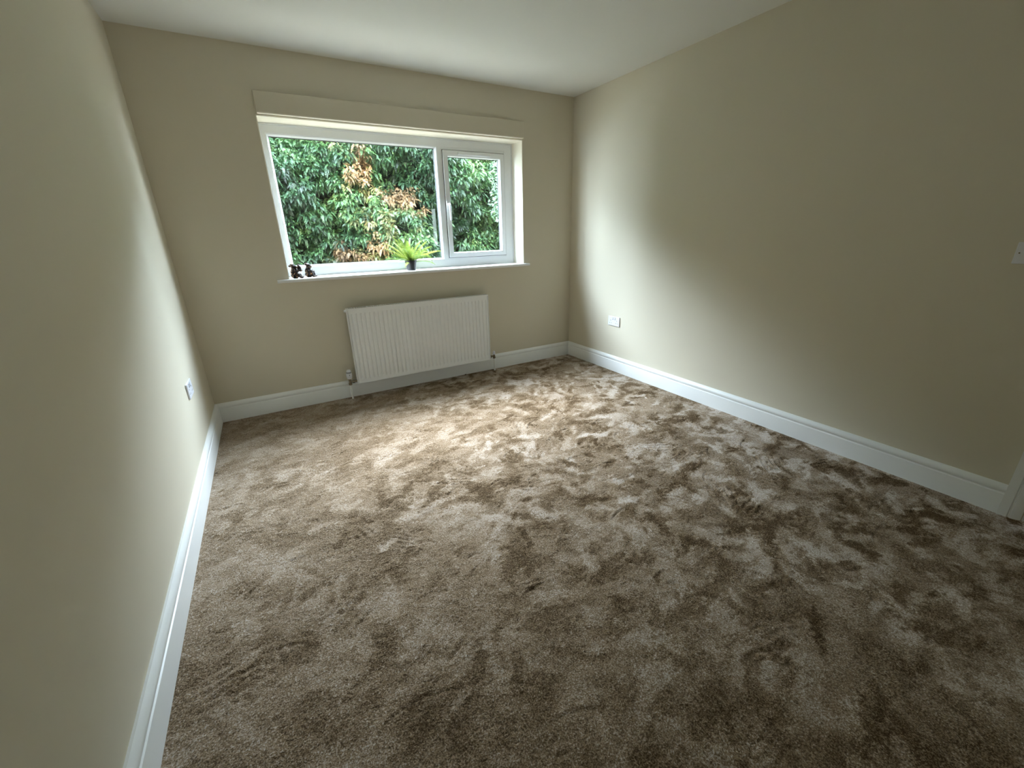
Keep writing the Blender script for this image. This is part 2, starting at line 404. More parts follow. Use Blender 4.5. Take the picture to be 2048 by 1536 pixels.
for k in range(110):                                       # short combed ripples
    cx, cy = rng.uniform(cx0, cx1), rng.uniform(cy0, cy1); L = rng.uniform(.06, .14); an = rng.uniform(0, 3.14)
    i0, i1, j0, j1 = window(cx, cy, L)
    if i1-i0 < 3 or j1-j0 < 3: continue
    X = gx[None, i0:i1]-cx; Y = gy[j0:j1, None]-cy
    uu = X*math.cos(an)+Y*math.sin(an); q = np.clip(1-np.sqrt(X*X+Y*Y)/L, 0, 1)
    hz[j0:j1, i0:i1] += .0045*q*np.sin(uu*6.283/rng.uniform(.024, .034)+8*fine[j0:j1, i0:i1]*.3)
edge = np.minimum(np.minimum(gx[None, :]-cx0, cx1-gx[None, :]), np.minimum(gy[:, None]-cy0, cy1-gy[:, None]))
ek = np.clip((edge-.018)/.05, .12, 1); hz = hz*ek + .0015*(1-ek)
GX, GY = np.meshgrid(gx, gy)
co = np.stack([GX, GY, hz-.003], -1).reshape(-1, 3).astype(np.float32)
idx = np.arange(nx*ny).reshape(ny, nx)
quads = np.stack([idx[:-1, :-1], idx[:-1, 1:], idx[1:, 1:], idx[1:, :-1]], -1).reshape(-1, 4).astype(np.int32)
def mesh_np(name, co, faces):
    me = bpy.data.meshes.new(name); n = faces.shape[1]
    me.vertices.add(len(co)); me.vertices.foreach_set('co', np.ascontiguousarray(co, dtype=np.float32).ravel())
    me.loops.add(faces.size); me.loops.foreach_set('vertex_index', np.ascontiguousarray(faces, dtype=np.int32).ravel())
    me.polygons.add(len(faces)); me.polygons.foreach_set('loop_start', np.arange(0, faces.size, n, dtype=np.int32))
    me.update(calc_edges=True); return me
me = mesh_np('floor', co, quads)
me.polygons.foreach_set('use_smooth', np.ones(len(quads), dtype=bool))
a = me.attributes.new('lean', 'FLOAT_VECTOR', 'POINT')
a.data.foreach_set('vector', np.concatenate([lean.reshape(-1, 2), np.zeros((nx*ny, 1))], 1).astype(np.float32).ravel())
a = me.attributes.new('nap', 'FLOAT', 'POINT'); a.data.foreach_set('value', nap.reshape(-1).astype(np.float32))
tag(link('floor', me, M['carpet']), 'taupe twist pile carpet with brushed light and dark patches', kind='structure')
tag(build('floor_slab', MB().box(-.12, W+.12, YR-.12, .12, -.12, -.02), M['bark']), 'floor boards under the carpet', kind='structure')

# skirting boards (torus profile), mitred at the corners
SK = [(0, -.015), (.022, -.015), (.022, .094), (.0205, .099), (.0165, .101), (.0150, .105), (.0158, .109), (.0195, .111), (.0208, .117),
      (.0198, .124), (.0165, .131), (.0115, .137), (.0070, .1415), (0, .1415)]
def skirt(name, fn, label):
    mb = MB(); n = len(SK)
    vs = [fn(d, z, 0) for d, z in SK] + [fn(d, z, 1) for d, z in SK]
    mb.add(vs, [(i, (i+1) % n, n+(i+1) % n, n+i) for i in range(n)] + [tuple(range(n)), tuple(range(2*n-1, n-1, -1))])
    tag(build(name, mb, M['gloss'], smooth=28), label, kind='structure')
skirt('baseboard_back', lambda d, z, e: ((d if e == 0 else W-d), -d, z), 'white moulded skirting board under the window and behind the radiator')
skirt('baseboard_left', lambda d, z, e: (d, (-d if e == 0 else YR+d), z), 'white moulded skirting board along the left wall')
skirt('baseboard_right', lambda d, z, e: (W-d, (-d if e == 0 else -3.2475), z), 'white moulded skirting board along the right wall ending at the door frame')
skirt('baseboard_rear', lambda d, z, e: ((d if e == 0 else W-d), YR+d, z), 'white moulded skirting board behind the viewer')

# door in the right wall behind the skirting's end
door = tag(empty('door_1', (W, (DY0+DY1)/2, 0)), 'white door with moulded frame at the right edge of the room', kind='structure')
AR = [(0, 0), (.0245, 0), (.0245, .006), (.0225, .030), (.0165, .033), (.0165, .037), (.0200, .040), (.0195, .050), (.0145, .062), (.009, .070), (0, .070)]
n = len(AR)
mb = MB(); vs = []                                   # architrave: (depth from wall, distance from outer edge); flat outer, moulded inner
yo0, yo1, zo = DY0+.074, DY1-.074, DZ+.074
for cy, cz, sy, sz in ((yo0, -.015, -1, 0), (yo0, zo, -1, -1), (yo1, zo, 1, -1), (yo1, -.015, 1, 0)):
    vs += [(W-d, cy+sy*w, cz+sz*w) for d, w in AR]
fs = [tuple(range(n)), tuple(range(4*n-1, 3*n-1, -1))]
for c in range(3): fs += [(c*n+i, c*n+(i+1) % n, (c+1)*n+(i+1) % n, (c+1)*n+i) for i in range(n)]
mb.add(vs, fs); build('architrave', mb, M['gloss'], door, smooth=28)
mb = MB().box(W-.001, W+.12, DY0-.024, DY0, -.015, DZ).box(W-.001, W+.12, DY1, DY1+.024, -.015, DZ).box(W-.001, W+.12, DY1+.024, DY0-.024, DZ-.024, DZ)
build('door_lining', mb, M['gloss'], door, bevel=.001)
gy0, gy1, gz0, gz1 = -3.625, -3.395, 1.07, 1.68
lx0, lx1 = W+.03, W+.07
ys = [DY1+.026, gy0, gy1, DY0-.026]; zs = [.008, gz0, gz1, DZ-.026]
mb = MB()
for j in range(3):
    for i in range(3):
        if (i, j) != (1, 1): mb.box(lx0, lx1, ys[i], ys[i+1], zs[j], zs[j+1])
leaf = build('door_leaf', mb, M['door'], door)
build('added_glow_pane', MB().box(lx0+.012, lx1-.012, gy0, gy1, gz0, gz1), M['door_glow'], leaf)  # unseen pane, added for its glow
mb = MB()
for z0, z1 in ((.14, .92),):
    for y0, y1 in ((DY1+.12, -3.78), (-3.66, DY0-.12)):
        mb.box(lx0-.006, lx0+.001, y0, y1, z0, z0+.02).box(lx0-.006, lx0+.001, y0, y1, z1-.02, z1).box(lx0-.006, lx0+.001, y0, y0+.02, z0+.02, z1-.02).box(lx0-.006, lx0+.001, y1-.02, y1, z0+.02, z1-.02)
build('panel_moulding', mb, M['door'], leaf, bevel=.003)
mb = MB().lathe((lx0-.008, DY0-.075, 1.0), [(.026, 0), (.026, .008)], 20, 'x')
mb.lathe((lx0-.05, DY0-.075, 1.0), [(.008, 0), (.008, .045)], 12, 'x').box(lx0-.056, lx0-.042, DY0-.185, DY0-.066, .991, 1.009)
build('door_handle', mb, M['chrome'], leaf, bevel=.002)

# ------------------------------------------------------------------ window
win = tag(empty('window_1', (1.655, .18, WZ0)), 'white plastic framed window with a fixed pane and a side casement', kind='structure')
mb = MB().box(WX0-.0, WX1+.0, .0005, .24, WZ1-.010, WZ1)
mb = MB()                                            # plastered reveal: head and two jambs (thin skim inside the opening)
t = .004
mb.box(WX0, WX1, .0, .24, WZ1-t, WZ1+.002)
mb.box(WX0-.002, WX0+t, .0, .24, WZ0+.022, WZ1-t)
mb.box(WX1-t, WX1+.002, .0, .24, WZ0+.022, WZ1-t)
for name, x0, x1, z0, z1 in (('reveal', WX0, WX1, WZ1-t, WZ1+.002), ('reveal', WX0-.002, WX0+t, WZ0+.0225, WZ1-t), ('reveal', WX1-t, WX1+.002, WZ0+.0225, WZ1-t)):
    build(name, MB().box(x0, x1, -.0005, .24, z0, z1), M['reveal'], win)
ox0, ox1, oz0, oz1 = WX0+t, WX1-t, WZ0+.0225, WZ1-t   # clear opening inside the skim
FY = .180                                            # room-side face of the outer frame
# outer frame ring, then mullion
lx, rx = .688, 2.571                                 # inner edges of the outer frame
tz, bz = 1.954, 1.050
mb = MB()
def rails(mb, x0, x1, z0, z1, X0, X1, Z0, Z1, y0, y1):
    """mitred ring between outer rect (x0..z1) and inner rect (X0..Z1)"""
    vs = []
    for y in (y0, y1):
        vs += [(x0,y,z0),(x1,y,z0),(x1,y,z1),(x0,y,z1),(X0,y,Z0),(X1,y,Z0),(X1,y,Z1),(X0,y,Z1)]
    fs = []
    for c in range(4):
        d = (c+1) % 4
        fs += [(c, d, d+4, c+4), (c+8, c+12, d+12, d+8), (c, c+8, d+8, d), (c+4, d+4, d+12, c+12)]
    return mb.add(vs, fs)
rails(mb, ox0, ox1, oz0, oz1, lx, rx+.004, bz, tz, FY, FY+.058)
frame = build('frame', mb, M['upvc'], win, bevel=.004, seg=3)
# cover strip round the frame where it meets the reveal
mb = MB(); rails(mb, ox0, ox1, oz0, oz1, ox0+.011, ox1-.011, oz0+.006, oz1-.011, FY-.006, FY+.002)
build('cover_strip', mb, M['upvc'], frame, bevel=.002)
mb = MB().box(1.936, 1.992, FY+.0005, FY+.058, bz-.003, tz+.003)
build('mullion', mb, M['upvc'], win, bevel=.004, seg=3)
mb = MB(); rails(mb, 1.975, 2.5755, bz-.004, tz+.004, 1.992, 2.563, 1.0725, 1.9225, FY+.0008, FY+.0575)
build('casement_rebate', mb, M['upvc'], win)
# fixed pane: bead, gasket, spacer, glass
def glazing(par, x0, x1, z0, z1, bx0, bx1, bz0, bz1, yb, yg):
    mb = MB(); vs = []                                # sloped glazing bead from the frame down to the glass
    for X0, X1, Z0, Z1, y in ((bx0, bx1, bz0, bz1, yg+.004), (bx0, bx1, bz0, bz1, yb), (bx0+.006, bx1-.006, bz0+.006, bz1-.006, yb), (x0, x1, z0, z1, yg-.004), (x0, x1, z0, z1, yg+.004)):
        vs += [(X0,y,Z0),(X1,y,Z0),(X1,y,Z1),(X0,y,Z1)]
    fs = []
    for k in range(5):
        k2 = (k+1) % 5
        for c in range(4):
            d = (c+1) % 4; fs.append((k*4+c, k*4+d, k2*4+d, k2*4+c))
    mb.add(vs, fs); build('glazing_bead', mb, M['upvc'], par)
    mb = MB(); rails(mb, x0-.001, x1+.001, z0-.001, z1+.001, x0+.0012, x1-.0012, z0+.0012, z1-.0012, yg-.0045, yg-.001); build('gasket', mb, M['gasket'], par)
    mb = MB(); rails(mb, x0, x1, z0, z1, x0+.0014, x1-.0014, z0+.0014, z1-.0014, yg+.005, yg+.018); build('spacer', mb, M['gasket'], par)
    build('pane', MB().box(x0-.006, x1+.006, yg, yg+.004, z0-.006, z1+.006), M['glass'], par)
fix = empty('fixed_light', (1.31, FY, 1.06), win)
glazing(fix, .705, 1.918, 1.067, 1.938, lx-.002, 1.938, bz-.002, tz+.002, FY+.003, .205)
sash = empty('casement', (2.277, FY, 1.06), win)
sx0, sx1, sz0, sz1 = 1.984, 2.571, 1.064, 1.931
mb = MB(); rails(mb, sx0, sx1, sz0, sz1, 2.022, 2.537, 1.098, 1.893, FY-.012, FY+.045)
build('sash_frame', mb, M['upvc'], sash, bevel=.004, seg=3)
glazing(sash, 2.033, 2.527, 1.108, 1.883, 2.021, 2.538, 1.097, 1.894, FY-.009, .205)
mb = MB(); rails(mb, sx0-.0035, sx1+.0035, sz0-.0035, sz1+.0035, sx0+.002, sx1-.002, sz0+.002, sz1-.002, FY-.004, FY+.004)
build('sash_gasket', mb, M['gasket'], sash)
mb = MB().box(2.118, 2.432, FY-.026, FY-.012, 1.900, 1.924)
build('trickle_vent', mb, M['upvc'], sash, bevel=.005, seg=3)
hx, hz_ = 1.998, 1.500                                # espagnolette handle pointing down
mb = MB().box(hx-.012, hx+.012, FY-.022, FY-.012, hz_-.035, hz_+.035)
mb2 = MB().tube([(hx, FY-.014, hz_+.010), (hx, FY-.048, hz_+.010), (hx+.002, FY-.055, hz_+.002), (hx+.004, FY-.056, hz_-.03), (hx+.006, FY-.055, hz_-.115), (hx+.006, FY-.050, hz_-.122)], [.010, .009, .0095, .009, .0075, .005], 10)
mb.add(mb2.v, mb2.f)
build('handle', mb, M['upvc'], sash, bevel=.003, smooth=50)
# sill board
mb = MB(); SZ = WZ0+.0225
poly = [(.24, SZ-.0225), (-.026, SZ-.0225), (-.030, SZ-.018), (-.032, SZ-.011), (-.030, SZ-.004), (-.026, SZ), (.24, SZ)]
hornL, hornR = .568, 2.716
n = len(poly); front = [p for p in poly if p[0] < 0]
mb.prism([(0, SZ-.0225)] + front + [(0, SZ)], lambda p, t: (t, p[0], p[1]), hornL, hornR)
mb.box(WX0, WX1, 0, .239, SZ-.0225, SZ)
build('sill_board', mb, M['gloss'], win, smooth=30)
# pelmet board above
pel = MB().box(.6538, 2.6645, -.028, .0, 2.0312, 2.153)
tr1 = tag(build('trim_1', pel, M['wall'], bevel=.002), 'flat beige board fixed above the window', kind='structure')
build('lower_edge', MB().box(.6548, 2.6635, -.0284, -.001, 2.0285, 2.0345), M['reveal'], tr1)  # pale strip paints in the window light caught by the board's underside

# ------------------------------------------------------------------ radiator
rad = tag(empty('radiator', (1.604, -.075, 0)), 'white ribbed panel radiator on the wall below the window', 'radiator')
RX0, RX1, RZ0, RZ1 = .992, 2.216, .128, .741
YF = -.098
NR = 35; px0, px1 = RX0+.014, RX1-.014; pitch = (px1-px0)/NR
prof = []                                             # (x, depth 0..1) across one pitch: pressed channel
for k in range(NR):
    b0 = px0+k*pitch
    for q, d in ((0, 0), (.30, 0), (.42, .35), (.50, 1), (.66, 1), (.74, .35), (.86, 0)): prof.append((b0+q*pitch, d))
prof.append((px1, 0)); prof = [(RX0+.0075, 0)] + prof + [(RX1-.0075, 0)]
rows = [(RZ0+.004, 0), (RZ0+.030, 0), (RZ0+.040, .5), (RZ0+.050, 1), (RZ1-.056, 1), (RZ1-.048, .5), (RZ1-.040, 0), (RZ1-.004, 0)]
mb = MB(); vs = []; fs = []
for z, am in rows:
    for x, d in prof: vs.append((x, YF+.0095*d*am, z))
nc = len(prof)
for j in range(len(rows)-1):
    for i in range(nc-1): fs.append((j*nc+i, j*nc+i+1, (j+1)*nc+i+1, (j+1)*nc+i))
o0 = len(vs)                                          # close it into a shell 14 mm deep
for z in (RZ0+.004, RZ1-.004):
    for x in (RX0+.006, RX1-.006): vs.append((x, YF+.014, z))
fs += [(o0, o0+2, o0+3, o0+1)]
top = [(len(rows)-1)*nc+i for i in range(nc)]
fs += [tuple(top) + (o0+3, o0+2), tuple(range(nc-1, -1, -1)) + (o0, o0+1)]
fs += [(0,) + tuple(j*nc for j in range(1, len(rows))) + (o0+2, o0), tuple(j*nc+nc-1 for j in range(len(rows)-1, -1, -1)) + (o0+1, o0+3)]
mb.add(vs, fs); build('front_panel', mb, M['rad'], rad, smooth=22)
build('back_panel', MB().box(RX0+.006, RX1-.006, -.050, -.040, RZ0+.006, RZ1-.010), M['rad'], rad, bevel=.002)
mb = MB()
xs = np.arange(px0+.01, px1, .0167)
for x in xs: mb.box(x, x+.002, -.084, -.051, RZ0+.03, RZ1-.03)
tag(build('convector_fins', mb, M['rad'], rad), kind='stuff')
mb = MB()                                             # pressed top grille: rails with bars between slots
mb.box(RX0+.001, RX1-.001, -.102, -.094, RZ1-.003, RZ1).box(RX0+.001, RX1-.001, -.046, -.040, RZ1-.003, RZ1)
for x in np.arange(RX0+.01, RX1-.012, .0165): mb.box(x, x+.006, -.0945, -.0455, RZ1-.0029, RZ1-.0004)
mb.box(RX0+.001, RX1-.001, -.102, -.1005, RZ1-.012, RZ1-.003)
build('top_grille', mb, M['rad'], rad)
for x0, x1 in ((RX0-.001, RX0+.0045), (RX1-.0045, RX1+.001)):
    build('side_panel', MB().box(x0, x1, -.1025, -.038, RZ0+.001, RZ1+.0005), M['rad'], rad, bevel=.002)
build('lower_edge', MB().box(RX0+.005, RX1-.005, -.1005, -.0925, RZ0, RZ0+.0045), M['rad'], rad, bevel=.001)
for x in (RX0+.17, RX1-.17):
    build('bracket', MB().box(x-.015, x+.015, -.041, -.0005, RZ0+.08, RZ1-.09), M['rad'], rad, bevel=.002)
# bleed plug at the upper left end
mb = MB().lathe((RX0-.018, -.068, .722), [(.0085, 0), (.0085, .006), (.011, .007), (.011, .018)], 12, 'x')
build('bleed_plug', mb, M['rad'], rad, smooth=40)
# thermostatic valve, left
vx, vy = .936, -.064
v1 = empty('thermostatic_valve', (vx, vy, .15), rad)
mb = MB().lathe((vx, vy, .118), [(.0095, 0), (.0135, .002), (.0135, .018), (.010, .020), (.0105, .046), (.0135, .048), (.0135, .058)], 14)
mb.lathe((vx, vy, .146), [(.0085, 0), (.0085, .018), (.013, .019), (.013, .034), (.0095, .035), (.0095, RX0-vx+.012)], 14, 'x')
build('valve_body', mb, M['chrome'], v1, smooth=40)
mb = MB().lathe((vx, vy, .172), [(.0145, 0), (.0195, .006), (.0215, .022), (.0215, .030), (.0195, .052), (.0165, .068), (.0135, .076), (.009, .078)], 24)
head = build('valve_head', mb, M['plastic'], v1, smooth=40)
mb = MB()
for k in range(18):
    an = 2*math.pi*k/18; cxk, cyk = vx+.0213*math.cos(an), vy+.0213*math.sin(an)
    mb.box(cxk-.0012, cxk+.0012, cyk-.0012, cyk+.0012, .197, .219)
build('grip_ribs', mb, M['plastic'], head)
build('setting_band', MB().lathe((vx, vy, .222), [(.0199, 0), (.0204, .001), (.0196, .010), (.0190, .011)], 24), M['grey_plastic'], head, smooth=40)
build('setting_mark', MB().box(vx-.0015, vx+.0015, vy-.0232, vy-.0208, .203, .213), M['dark_hole'], head)
build('supply_pipe', MB().tube([(vx, vy, .120), (vx+.001, vy, .06), (vx+.002, vy, -.010)], .0078, 12), M['gloss'], rad, smooth=50)
# lockshield valve, right
vx, vy = 2.272, -.064
v2 = empty('lockshield_valve', (vx, vy, .15), rad)
mb = MB().lathe((vx, vy, .120), [(.0095, 0), (.0135, .002), (.0135, .018), (.010, .020), (.010, .042)], 14)
mb.lathe((RX1-.008, vy, .146), [(.0095, 0), (.0095, .022), (.013, .023), (.013, .036), (.0085, .037), (.0085, vx-RX1+.008)], 14, 'x')
build('valve_body', mb, M['chrome'], v2, smooth=40)
build('valve_cap', MB().lathe((vx, vy, .160), [(.0125, 0), (.0125, .016), (.0105, .030), (.006, .033)], 16), M['plastic'], v2, smooth=40)
build('return_pipe', MB().tube([(vx, vy, .122), (vx+.001, vy, .06), (vx+.002, vy, -.010)], .0078, 12), M['gloss'], rad, smooth=50)

# ------------------------------------------------------------------ sockets and switch
def rbox(mb, fn, a0, a1, z0, z1, d0, d1):
    vs = [fn(a, z, d) for d in (d0, d1) for a, z in ((a0, z0), (a1, z0), (a1, z1), (a0, z1))]
    return mb.add(vs, [(0,1,2,3), (7,6,5,4), (0,4,5,1), (1,5,6,2), (2,6,7,3), (3,7,4,0)])
def socket(side, yc, zc, label):
    fn = (lambda a, z, d: (W-d, yc-a, zc+z)) if side > 0 else (lambda a, z, d: (d, yc+a, zc+z))
    s = tag(empty('power_socket', fn(0, -.043, 0)), label, 'socket', 'double wall sockets')
    build('plate', rbox(MB(), fn, -.073, .073, -.043, .043, 0, .0095), M['plastic'], s, bevel=.003, seg=3)
    for sx in (-1, 1):
        r = build('rocker', rbox(MB(), fn, sx*.0135-.0058, sx*.0135+.0058, .012, .034, .009, .0125), M['plastic'], s, bevel=.001)
        build('rocker_mark', rbox(MB(), fn, sx*.0135-.003, sx*.0135+.003, .0145 if sx < 0 else .0145, .0185, .0122, .0128), M['grey_plastic'], r)
        build('rocker_gap', rbox(MB(), fn, sx*.0135-.0068, sx*.0135+.0068, .011, .035, .0090, .0097), M['dark_hole'], r)
        ctr = sx*.039
        build('pin_slot', rbox(MB(), fn, ctr-.002, ctr+.002, .002, .010, .0090, .0098), M['dark_hole'], s)
        for q in (-1, 1):
            build('pin_slot', rbox(MB(), fn, ctr+q*.011-.0032, ctr+q*.011+.0032, -.020, -.016, .0090, .0098), M['dark_hole'], s)
    return s
socket(1, -.683, .4695, 'white double socket low on the right wall near the window corner')
socket(-1, -.688, .479, 'white double socket low on the left wall near the window corner')
sfn = lambda a, z, d: (W-d, -3.047-a, 1.1375+z)
sw = tag(empty('light_switch', sfn(0, -.043, 0)), 'white light switch on the right wall near the door frame', 'switch')
build('plate', rbox(MB(), sfn, -.043, .043, -.043, .043, 0, .009), M['plastic'], sw, bevel=.003, seg=3)
build('rocker', rbox(MB(), sfn, -.006, .006, -.012, .012, .0085, .0125), M['plastic'], sw, bevel=.0015)
for z in (-1, 1):
    build('screw', MB().lathe(sfn(z*.030, 0, .0088), [(.0028, 0), (.0028, -.0009)], 10, 'x'), M['chrome'], sw)

# ------------------------------------------------------------------ potted fern on the sill
SZt = WZ0+.0225
pc = Vector((1.592, .088, SZt))
fern = tag(empty('potted_fern', pc), 'bright yellow green fern in a small black pot on the window sill', 'plant')
mb = MB().lathe(pc, [(.0350, 0), (.0362, .001), (.0455, .063), (.0492, .0635), (.0508, .080), (.0489, .0805), (.0472, .066)], 32, cap=False)
mb.f.append(tuple(range(31, -1, -1)))
build('pot', mb, M['pot'], fern, smooth=35)
build('soil', MB().lathe(pc+Vector((0, 0, .064)), [(.0465, 0), (.034, .004), (.004, .008)], 24), M['soil'], fern, smooth=60)
def frond_mesh(name, L, az, el, droop, wid, tint, npin=11, curl=0):
    """arched strap frond with paired leaflets along a midrib; base at origin"""
    vs, fs, tv = [], [], []
    d = Vector((math.cos(az), math.sin(az), 0)); side = Vector((-math.sin(az), math.cos(az), 0))
    side0 = side; roll = math.radians(58)*abs(math.cos(az))
    P = []
    ns = npin*2
    for i in range(ns+1):
        s = i/ns; e = el - droop*s*s*1.0
        if i == 0: p = Vector((0, 0, 0))
        else: p = P[-1] + (d*math.cos(e)+Vector((0, 0, math.sin(e))) + side*curl*s)*(L/ns)
        P.append(p)
    for i in range(ns):                               # midrib
        w = .0012*(1-.6*i/ns); b = len(vs)
        vs += [P[i]-side*w, P[i]+side*w, P[i+1]+side*w*.9, P[i+1]-side*w*.9]; fs.append((b, b+1, b+2, b+3)); tv += [tint-.25]*4
    for i in range(1, ns):                            # leaflets
        s = i/ns; tan = (P[i+1]-P[i]).normalized(); n0 = side0.cross(tan); side = side0*math.cos(roll)+n0*math.sin(roll); nrm = side.cross(tan)
        wl = .8*wid*math.sin(math.pi*min(1, .12+.92*s)**.8)**.7
        if wl < .002: continue
        for q in (-1, 1):
            a0 = P[i]; a1 = P[i]+tan*L/ns*.85
            tip = P[i]+tan*(wl*.75+L/ns*.4)+side*q*wl-nrm*wl*-.12
            mid = (a1+tip)*.5+tan*.002+side*q*wl*.12
            b = len(vs); vs += [a0, a1, mid, tip, (a0+tip)*.5+side*q*wl*.05]
            fs.append((b, b+1, b+2, b+3, b+4) if q < 0 else (b+4, b+3, b+2, b+1, b))
            j = tint+random.uniform(-.12, .12); tv += [j-.1, j, j, j+.15, j]
    me = bpy.data.meshes.new(name); me.from_pydata([tuple(v) for v in vs], [], fs); me.update()
    at = me.attributes.new('tint', 'FLOAT', 'POINT'); at.data.foreach_set('value', [min(1, max(0, t)) for t in tv])
    return me
random.seed(5)
FR = [  # length, azimuth deg, elevation deg, droop, leaflet width, tint
    (.262, 174, 64, .45, .022, .62), (.285, 188, 47, .55, .019, .85), (.235, 196, 52, .30, .024, .7), (.225, 165, 58, .25, .026, .65), (.205, 158, 15, .25, .018, .35),
    (.215, 150, 72, .35, .030, .6), (.215, 110, 82, .6, .034, .5), (.200, 250, 80, .8, .034, .6), (.215, 60, 76, .4, .030, .45), (.205, 215, 66, .5, .028, .5),
    (.245, 6, 50, .35, .026, .75), (.235, 342, 44, .6, .024, .6), (.245, 22, 34, .8, .020, .6), (.305, 355, 26, .55, .021, .8), (.225, 12, 62, .55, .026, .7),
    (.215, 330, 28, 1.1, .022, .4), (.190, 300, 40, 1.6, .024, .35), (.275, 4, 40, 2.6, .012, .6), (.150, 235, 2, .9, .018, .95),
    (.170, 212, 22, 1.0, .021, .3), (.200, 40, 18, .8, .022, .35), (.190, 95, 55, 1.0, .026, .45), (.165, 270, 62, .6, .024, .6), (.265, 184, 34, .35, .018, .8), (.23, 350, 8, .9, .016, .5), (.185, 176, 30, .5, .02, .4)]
for L, az, el, dr, wd, ti in FR:
    me = frond_mesh('frond', L, math.radians(az), math.radians(el), dr, wd, ti)
    o = link('frond', me, M['fern'], fern); o.location = (random.uniform(-.008, .008), random.uniform(-.008, .008), .068)

# ------------------------------------------------------------------ two bronze figurines on the sill
def ellipsoid(mb, c, r, rot=(0, 0, 0), n=14):
    R = Matrix.Rotation(rot[2], 3, 'Z') @ Matrix.Rotation(rot[1], 3, 'Y') @ Matrix.Rotation(rot[0], 3, 'X')
    vs, fs = [], []; k = n//2
    for i in range(k+1):
        ph = math.pi*i/k
        for j in range(n):
            th = 2*math.pi*j/n
            vs.append(R @ Vector((r[0]*math.sin(ph)*math.cos(th), r[1]*math.sin(ph)*math.sin(th), r[2]*math.cos(ph))) + Vector(c))
    for i in range(k):
        for j in range(n): fs.append((i*n+j, i*n+(j+1) % n, (i+1)*n+(j+1) % n, (i+1)*n+j))
    mb.add(vs, fs)
def limb(mb, pts, rads):
    for a in range(len(pts)-1):
        p, q = Vector(pts[a]), Vector(pts[a+1]); k = max(2, int((q-p).length/.0035))
        for i in range(k+1):
            t = i/k; rr = rads[a]*(1-t)+rads[a+1]*t; ellipsoid(mb, p.lerp(q, t), (rr, rr, rr), n=8)
FIG = 1.17
def figure(name, base, rz, parts_fn, label):
    root = tag(empty(name, base), label, 'figurine', 'bronze figurines on the window sill')
    for pname, mb, mt, vox in parts_fn():
        R = Matrix.Rotation(rz, 3, 'Z')
        me = bpy.data.meshes.new(pname); me.from_pydata([tuple((R @ Vector(v))*FIG) for v in mb.v], [], mb.f); me.update()
        o = link(pname, me, mt, root)
        if vox:
            rm = o.modifiers.new('remesh', 'REMESH'); rm.mode = 'VOXEL'; rm.voxel_size = vox; rm.use_smooth_shade = True
            sm = o.modifiers.new('smooth', 'SMOOTH'); sm.iterations = 2; sm.factor = .5
            dm = o.modifiers.new('fuller', 'DISPLACE'); dm.strength = .0022; dm.mid_level = 0
    return root
def crouched():      # faces +x: seated animal in a floppy hat holding a pot-like mask up before its face
    b = MB()
    ellipsoid(b, (0, 0, .018), (.024, .022, .018)); ellipsoid(b, (-.003, 0, .036), (.019, .018, .022)); ellipsoid(b, (-.001, 0, .054), (.015, .015, .012))
    ellipsoid(b, (-.002, 0, .071), (.014, .0135, .0135)); ellipsoid(b, (.010, 0, .068), (.008, .008, .007))
    for s in (-1, 1):
        ellipsoid(b, (-.006, s*.013, .080), (.005, .003, .006))
        limb(b, [(.002, s*.017, .014), (.024, s*.019, .018), (.034, s*.013, .006)], [.011, .009, .006]); ellipsoid(b, (.037, s*.013, .005), (.010, .006, .005))
        limb(b, [(-.002, s*.016, .051), (.010, s*.021, .036), (.026, s*.011, .050)], [.007, .006, .005])
    yield 'body', b, M['bronze'], .0016
    h = MB(); h.lathe((-.008, 0, .074), [(.017, 0), (.018, .002), (.012, .004), (.011, .010), (.006, .013)], 16); ellipsoid(h, (-.021, 0, .075), (.008, .012, .005))
    yield 'hat', h, M['bronze'], .0016
    k = MB(); ellipsoid(k, (.030, 0, .061), (.011, .012, .016)); ellipsoid(k, (.036, 0, .047), (.009, .010, .006))
    for s in (-1, 1): ellipsoid(k, (.028, s*.009, .077), (.004, .003, .006))
    yield 'held_mask', k, M['bronze'], .0016
    for s in (-1, 1):
        yield 'strap', MB().tube([(-.012, s*.0165, .060), (-.002, s*.0195, .050), (.004, s*.0195, .036), (-.004, s*.0215, .022)], .0016, 6), M['gilt'], None
def hugging():       # faces +x: seated animal hugging its drawn-up knees
    b = MB()
    ellipsoid(b, (-.004, 0, .017), (.024, .023, .017)); ellipsoid(b, (-.007, 0, .036), (.018, .019, .022)); ellipsoid(b, (-.003, 0, .054), (.013, .013, .010))
    ellipsoid(b, (-.001, 0, .070), (.014, .0135, .0135)); ellipsoid(b, (.011, 0, .065), (.008, .008, .007))
    for s in (-1, 1):
        ellipsoid(b, (-.010, s*.010, .081), (.004, .004, .005))
        limb(b, [(-.004, s*.016, .014), (.017, s*.014, .036), (.026, s*.012, .006)], [.011, .008, .006]); ellipsoid(b, (.031, s*.011, .005), (.010, .006, .005))
        limb(b, [(-.007, s*.017, .048), (.004, s*.022, .032), (.025, s*.006, .034)], [.007, .006, .005])
    yield 'body', b, M['bronze'], .0016
    h = MB(); h.lathe((-.005, 0, .076), [(.014, 0), (.0145, .002), (.010, .005), (.004, .009)], 14); ellipsoid(h, (-.016, 0, .079), (.006, .009, .004))
    yield 'cap', h, M['bronze'], .0016
    for s in (-1, 1):
        yield 'trim_line', MB().tube([(-.004, s*.0235, .034), (.010, s*.0225, .028), (.020, s*.020, .018), (.028, s*.017, .010)], .0016, 6), M['gilt'], None
figure('bronze_figurine', (.694, .048, SZt), math.radians(-12), crouched, 'taller dark bronze figurine at the left end of the window sill')
figure('bronze_figurine', (.796, .080, SZt), math.radians(-25), hugging, 'dark bronze figurine hugging its knees, nearer the plant on the window sill')

